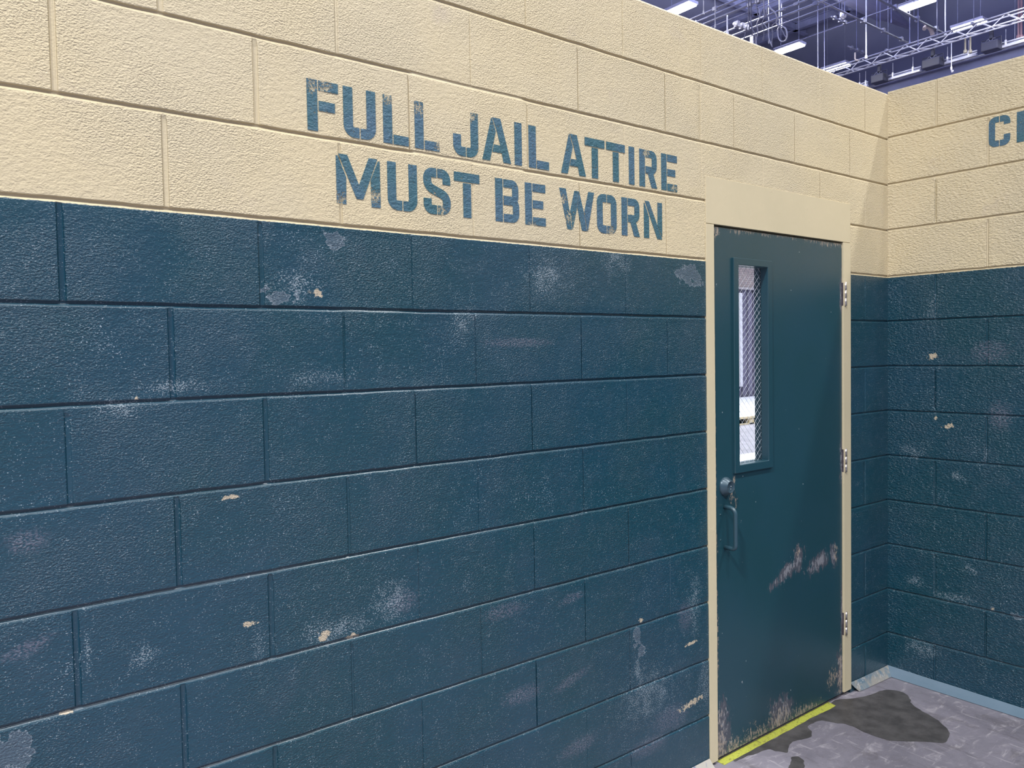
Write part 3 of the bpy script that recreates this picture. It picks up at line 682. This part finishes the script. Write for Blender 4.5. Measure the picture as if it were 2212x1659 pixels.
pipe_x((1832, 100), (1868, 116), 12.8, .028, 'short cross pipe near the truss end')
pipe_x((1585, 51), (1617, 64), 10.6, .040, 'short bright cross pipe holding the cables', MTR)

# vertical hangers
def rod(px, y0, y1, X, r, label, m=MPI, hook=False, top=None):
    """hangs at the plane x = X from the roof (or from top) down to the photo row y1"""
    a = at(px, y1, 0, X); zb = a.z; top = top or ZC
    bm = BM(); tube(bm, [(0, 0, 0), (0, 0, top-zb)], r, 8)
    if hook: tube(bm, [(0, 0, .02), (0, .0, -.05), (.05, 0, -.11), (.12, 0, -.09), (.13, 0, -.03)], r*1.3, 8)
    tube(bm, [(0, 0, -.04), (0, 0, .06)], r*2.0, 8)
    tag(obj('hanger_rod', bm, m, loc=(a.x, a.y, zb)), label, 'rod', 'vertical hanger rods of the rig')
XP3 = PX(1570, 31, ZP-.2).x; XT = PX(2056, 91, 12.3).x
rods = [(1520, 28, 15, 'first', 0), (1545, 58, 15.5, 'second', 0), (1571, 73, XP3, 'third, bright', ZP-.17), (1661, 92, 19.5, 'fourth', 0), (1684, 58, 20, 'fifth', 0), (1689, 58, 21, 'sixth', 0), (1767, 148, 22, 'seventh', 0), (1781, 150, 23, 'eighth', 0),
        (1819, 31, 22, 'ninth', 0), (1824.5, 30, 22, 'tenth', 0), (1871, 124, 23.5, 'eleventh, bright', 0), (1894, 60, 26, 'twelfth', 0), (1925, 47, 26, 'thirteenth', 0), (1965, 92, 25.5, 'fourteenth', 0), (1983, 96, 25, 'fifteenth', 0), (2024, 76, 26, 'sixteenth', 0), (2042, 74, 26, 'seventeenth, thick', 0), (2192, 88, 28, 'eighteenth', 0)]
for i, (px, y1, X, nm, tp) in enumerate(rods):
    rod(px, 0, y1, X, .022 if 'thick' in nm or 'bright' in nm else .013, 'vertical hanger rod, %s from the left above the walls' % nm, MTR if 'bright' in nm or 'thick' in nm else (MBM if i in (6, 7, 8, 9, 11, 12, 13, 14) else MPI), top=tp or None)
rod(2055, 114, 148, XT, .018, 'hanger rod with a hook below the truss', MTR, True, top=12.30)
bm = BM(); box(bm, -.10, .10, -.06, .06, -.16, .0, .02); tube(bm, [(-.1, 0, -.08), (-.16, 0, -.16), (.02, 0, -.2)], .03, 8)
p = at(1821.5, 27, 0, 22); tag(obj('pipe_clamp', bm, MTR, loc=p), 'bright clamp at the bottom of the double hanger', 'clamp')
MRD = simple('reddish_drop', (.30, .17, .18), .5)
for px, lab in ((2200, 'reddish drop pipe, left one, at the right edge above the strips'), (2206, 'reddish drop pipe, right one, at the right edge above the strips')):
    rod(px, 38, 80, 28.5, .035, lab, MRD)
MBR = simple('brass_drop', (.36, .33, .25), .5)
for px, lab in ((2085, 'dull yellow drop rod, left one, beside the second black fixture'), (2096, 'dull yellow drop rod, right one, beside the second black fixture')):
    rod(px, 84, 112, XT, .03, lab, MBR, top=12.3)

# duct
p0, p1 = PX(1858, -4, 15.2), PX(1960, 52, 15.2)
bm = BM(); L = p1.x-p0.x
tube(bm, [(-3, 0, 0), (L*.45, 0, 0)], .42, 20); tube(bm, [(L*.45, 0, 0), (L*.52, 0, -.02), (L, 0, -.1)], [.42, .30, .12], 20)
tag(obj('air_duct', bm, simple('duct_sheet', (.26, .26, .40), .38, .5), loc=(p0.x, (p0.y+p1.y)/2, 15.2)), 'pale round air duct tapering toward the truss', 'duct')
# curved hose and small elbow conduit near the truss
p = PX(2005, 72, 12.7); bm = BM(); tube(bm, [(-.35*math.cos(a)+.0, 0, .28*math.sin(a)-.05) for a in np.linspace(.5, 2.9, 12)], .07, 10)
tag(obj('bent_hose', bm, simple('tan_hose', (.40, .34, .34), .5), loc=p), 'short tan bent hose behind the truss', 'hose')
p = PX(1847, 130, 12.4); bm = BM(); tube(bm, [(0, 0, .28), (0, 0, .05), (.01, -.03, 0), (.02, -.12, -.03)], .03, 8)
tag(obj('conduit_elbow', bm, simple('cream_conduit', (.55, .48, .42), .5), loc=p), 'small cream conduit elbow left of the truss', 'conduit')

# box truss
ZT, TS = 12.3, .30
pt = PX(2056, 91, ZT); tx = pt.x - TS; y0, y1 = 2.0, 16.0; ym = (y0+y1)/2
tr_ = tag(empty('lighting_truss', (tx, ym, ZT)), 'long bright box truss with lattice bracing crossing the upper right', 'truss')
for x in (0, TS):
    for z in (0, TS):
        bm = BM(); tube(bm, [(x, y0-ym, z), (x, y1-ym, z)], .025, 12); obj('chord', bm, MTR, tr_, True)
cnt = 0; yy = y0
while yy < y1-.3:
    for k, (a, b) in enumerate((((0, 0), (0, TS)), ((TS, 0), (TS, TS)), ((0, 0), (TS, 0)))):
        if k == 1 and cnt % 2: continue
        a, b = (a, b) if cnt % 2 == 0 else (b, a)
        bm = BM(); tube(bm, [(a[0], yy-ym, a[1]), (b[0], yy-ym+.42, b[1])], .016, 6); obj('brace', bm, MTR, tr_)
    yy += .42; cnt += 1
for y in (4.2, 7.2, 10.2, 13.2):
    bm = BM(); box(bm, -.03, TS+.03, y-ym-.04, y-ym+.04, TS-.02, TS+.07, .01); tube(bm, [(TS/2, y-ym, TS+.05), (TS/2, y-ym, 4.6)], .012, 6); obj('hanger', bm, MPI, tr_)

# strip lights and black fixtures on the lower pipe
ZS = 11.75
pl = PX(2060, 131, ZS)
t = tag(empty('rigging_pipe', (pl.x, 9, ZS)), 'lowest rigging pipe, carrying the strip lights and black fixtures', 'pipe', 'steel pipes of the lighting grid')
bm = BM(); tube(bm, [(0, -8, -.09), (0, 8, -.09)], .024, 10); obj('pipe', bm, MPI, t, True)
strip0 = None
def make_strip(L):
    t = empty('strip_light', (0, 0, 0))
    bm = BM(); tube(bm, [(0, -L/2, .12), (0, L/2, .12)], .028, 10); tube(bm, [(0, -L/2, .05), (0, L/2, .05)], .02, 8); obj('top_rail', bm, MST, t, True)
    bm = BM(); box(bm, -.07, .07, -L/2, L/2, -.06, .02, .015); obj('light_bar', bm, MST, t)
    for y in (-L*.28, L*.3):
        bm = BM(); box(bm, -.03, .03, y-.03, y+.03, .02, .20, .008); tube(bm, [(0, y, .19), (0, y, .56)], .006, 6); obj('bracket', bm, MTR, t)
    return t
for (a, b, lab) in (((1908, 170), (1984, 149), 'dim strip light left of the middle black fixture'), ((2027, 137), (2107, 115), 'bright white strip light right of the middle black fixture'), ((2154, 101), (2230, 80), 'strip light at the right edge of the photo'), ((1845, 187), (1868, 181), 'end of a strip light just over the long wall')):
    p, q = PX(*a, ZS), PX(*b, ZS); o = make_strip(abs(q.y-p.y)); o.location = (pl.x, (p.y+q.y)/2, ZS)
    tag(o, lab, 'light', 'strip lights below the truss')
def make_fix(L):
    t = empty('black_fixture', (0, 0, 0))
    bm = BM(); box(bm, -.2, .2, -L/2, L/2, -.20, .10, .03); obj('housing', bm, MBX, t)
    bm = BM(); tube(bm, [(0, -L/2-.04, -.05), (0, -L/2-.04, .22), (0, L/2+.04, .22), (0, L/2+.04, -.05)], .018, 8); obj('yoke', bm, MBX, t)
    bm = BM(); box(bm, -.05, .05, -.06, .06, .22, .50, .015); obj('clamp', bm, MBX, t)
    bm = BM(); tube(bm, [(-.1, -L*.3+L*.6*k/12, .15+.05*math.sin(k*.9)+.02*math.cos(k*2.3)) for k in range(13)], .014, 6); obj('cable', bm, MPI, t, True)
    return t
for (a, b, lab) in (((1872, 172), (1906, 162), 'left black hanging fixture, just above the long wall end'), ((1978, 139), (2027, 125), 'middle black hanging fixture with a looped cable'), ((2107, 102), (2154, 89), 'right black hanging fixture with a looped cable')):
    p, q = PX(*a, ZS), PX(*b, ZS); o = make_fix(abs(q.y-p.y)*.80); o.location = (pl.x-.28, (p.y+q.y)/2, ZS+.06)
    tag(o, lab, 'light', 'black fixtures below the truss')
# long beam beneath, in front of the far wall
pb = at(2060, 141, 0, 31.5)
bm = BM(); box(bm, -.25, .25, -16, 16, -.05, 0.03); box(bm, -.25, .25, -16, 16, -.70, -.62); box(bm, -.03, .03, -16, 16, -.64, 0)
tag(obj('crane_beam', bm, simple('beam_paint', (.17, .18, .29), .45, var=.15, scale=1), loc=(31.5, 14, at(2060, 141, 0, 31.5).z)), 'long blue grey steel beam running below the truss', 'beam')

# bundle of cables and loops hanging over the long wall
def cable(pixels, z, r, label, m=MCB, wob=.04):
    pts = []; XC = PX(1619, 64, 10.6).x
    for i, (px, py) in enumerate(pixels):
        q = at(px, py, 0, XC+wob*math.sin(py*.09+px*.05)); pts.append(q)
    if pixels[0][1] <= 2: pts.insert(0, Vector((pts[0].x, pts[0].y, ZC)))
    out = []
    for i in range(len(pts)-1):
        p0, p1, p2, p3 = pts[max(i-1, 0)], pts[i], pts[i+1], pts[min(i+2, len(pts)-1)]
        for k in range(5):
            t = k/5; out.append(.5*((2*p1)+(p2-p0)*t+(2*p0-5*p1+4*p2-p3)*t*t+(3*p1-p0-3*p2+p3)*t**3))
    out.append(pts[-1]); c0 = out[0].copy(); bm = BM(); tube(bm, [q-c0 for q in out], r, 6)
    tag(obj('hanging_cable', bm, m, smooth=True, loc=c0), label, 'cable', 'cables hanging over the long wall')
MC2 = simple('cable_pale', (.12, .125, .2), .5)
cable([(1617, -5), (1618, 20), (1617, 45), (1619, 66)], 10.4, .022, 'dark cable dropping to the bright short cross pipe')
cable([(1622, -5), (1623, 22), (1622, 48), (1625, 66), (1624, 84)], 10.4, .022, 'second dark cable beside the first above the tag')
cable([(1631, 14), (1640, 22), (1641, 38), (1635, 52), (1637, 70), (1633, 90), (1636, 104)], 10.4, .018, 'wavy cable right of the white tag', MC2)
cable([(1650, 2), (1660, 12), (1666, 20), (1674, 27), (1679, 40), (1677, 50), (1684, 56)], 10.4, .024, 'thick wavy cable leading to the hanging loop', MC2)
cable([(1684, 56), (1680, 66), (1681, 80), (1687, 89), (1696, 88), (1700, 78), (1698, 64), (1692, 58), (1686, 57)], 10.4, .020, 'loop of coiled cable left of the second work light', MC2)
cable([(1684, 56), (1690, 66), (1694, 75), (1699, 82)], 10.4, .012, 'thin cord inside the cable loop')
cable([(1617, 60), (1606, 62), (1610, 72), (1607, 84), (1609, 90)], 10.4, .016, 'short cable end left of the white tag')
cable([(1624, 62), (1630, 72), (1632, 84), (1628, 92), (1632, 98)], 10.4, .016, 'short cable tangle over the white tag', MC2)
cable([(1650, 50), (1659, 66), (1659, 76), (1663, 88), (1667, 99)], 10.4, .014, 'slanting pale cord between the tag and the loop', MC2)
cable([(1678, 48), (1668, 56), (1669, 74), (1667, 92), (1668, 102)], 10.4, .012, 'thin straight cord left of the cable loop')
cable([(1634, 0), (1650, 18), (1651, 36), (1646, 52), (1650, 70), (1648, 88)], 10.4, .014, 'thin wavy cord in the middle of the bundle')
p = at(1623.5, 86, 0, PX(1619, 64, 10.6).x); bm = BM(); box(bm, -.012, .012, -.05, .05, -.10, .10, .004)
tag(obj('white_tag', bm, simple('tag_white', (.75, .75, .85), .5), loc=p), 'white tag hanging among the cables above the long wall', 'tag')
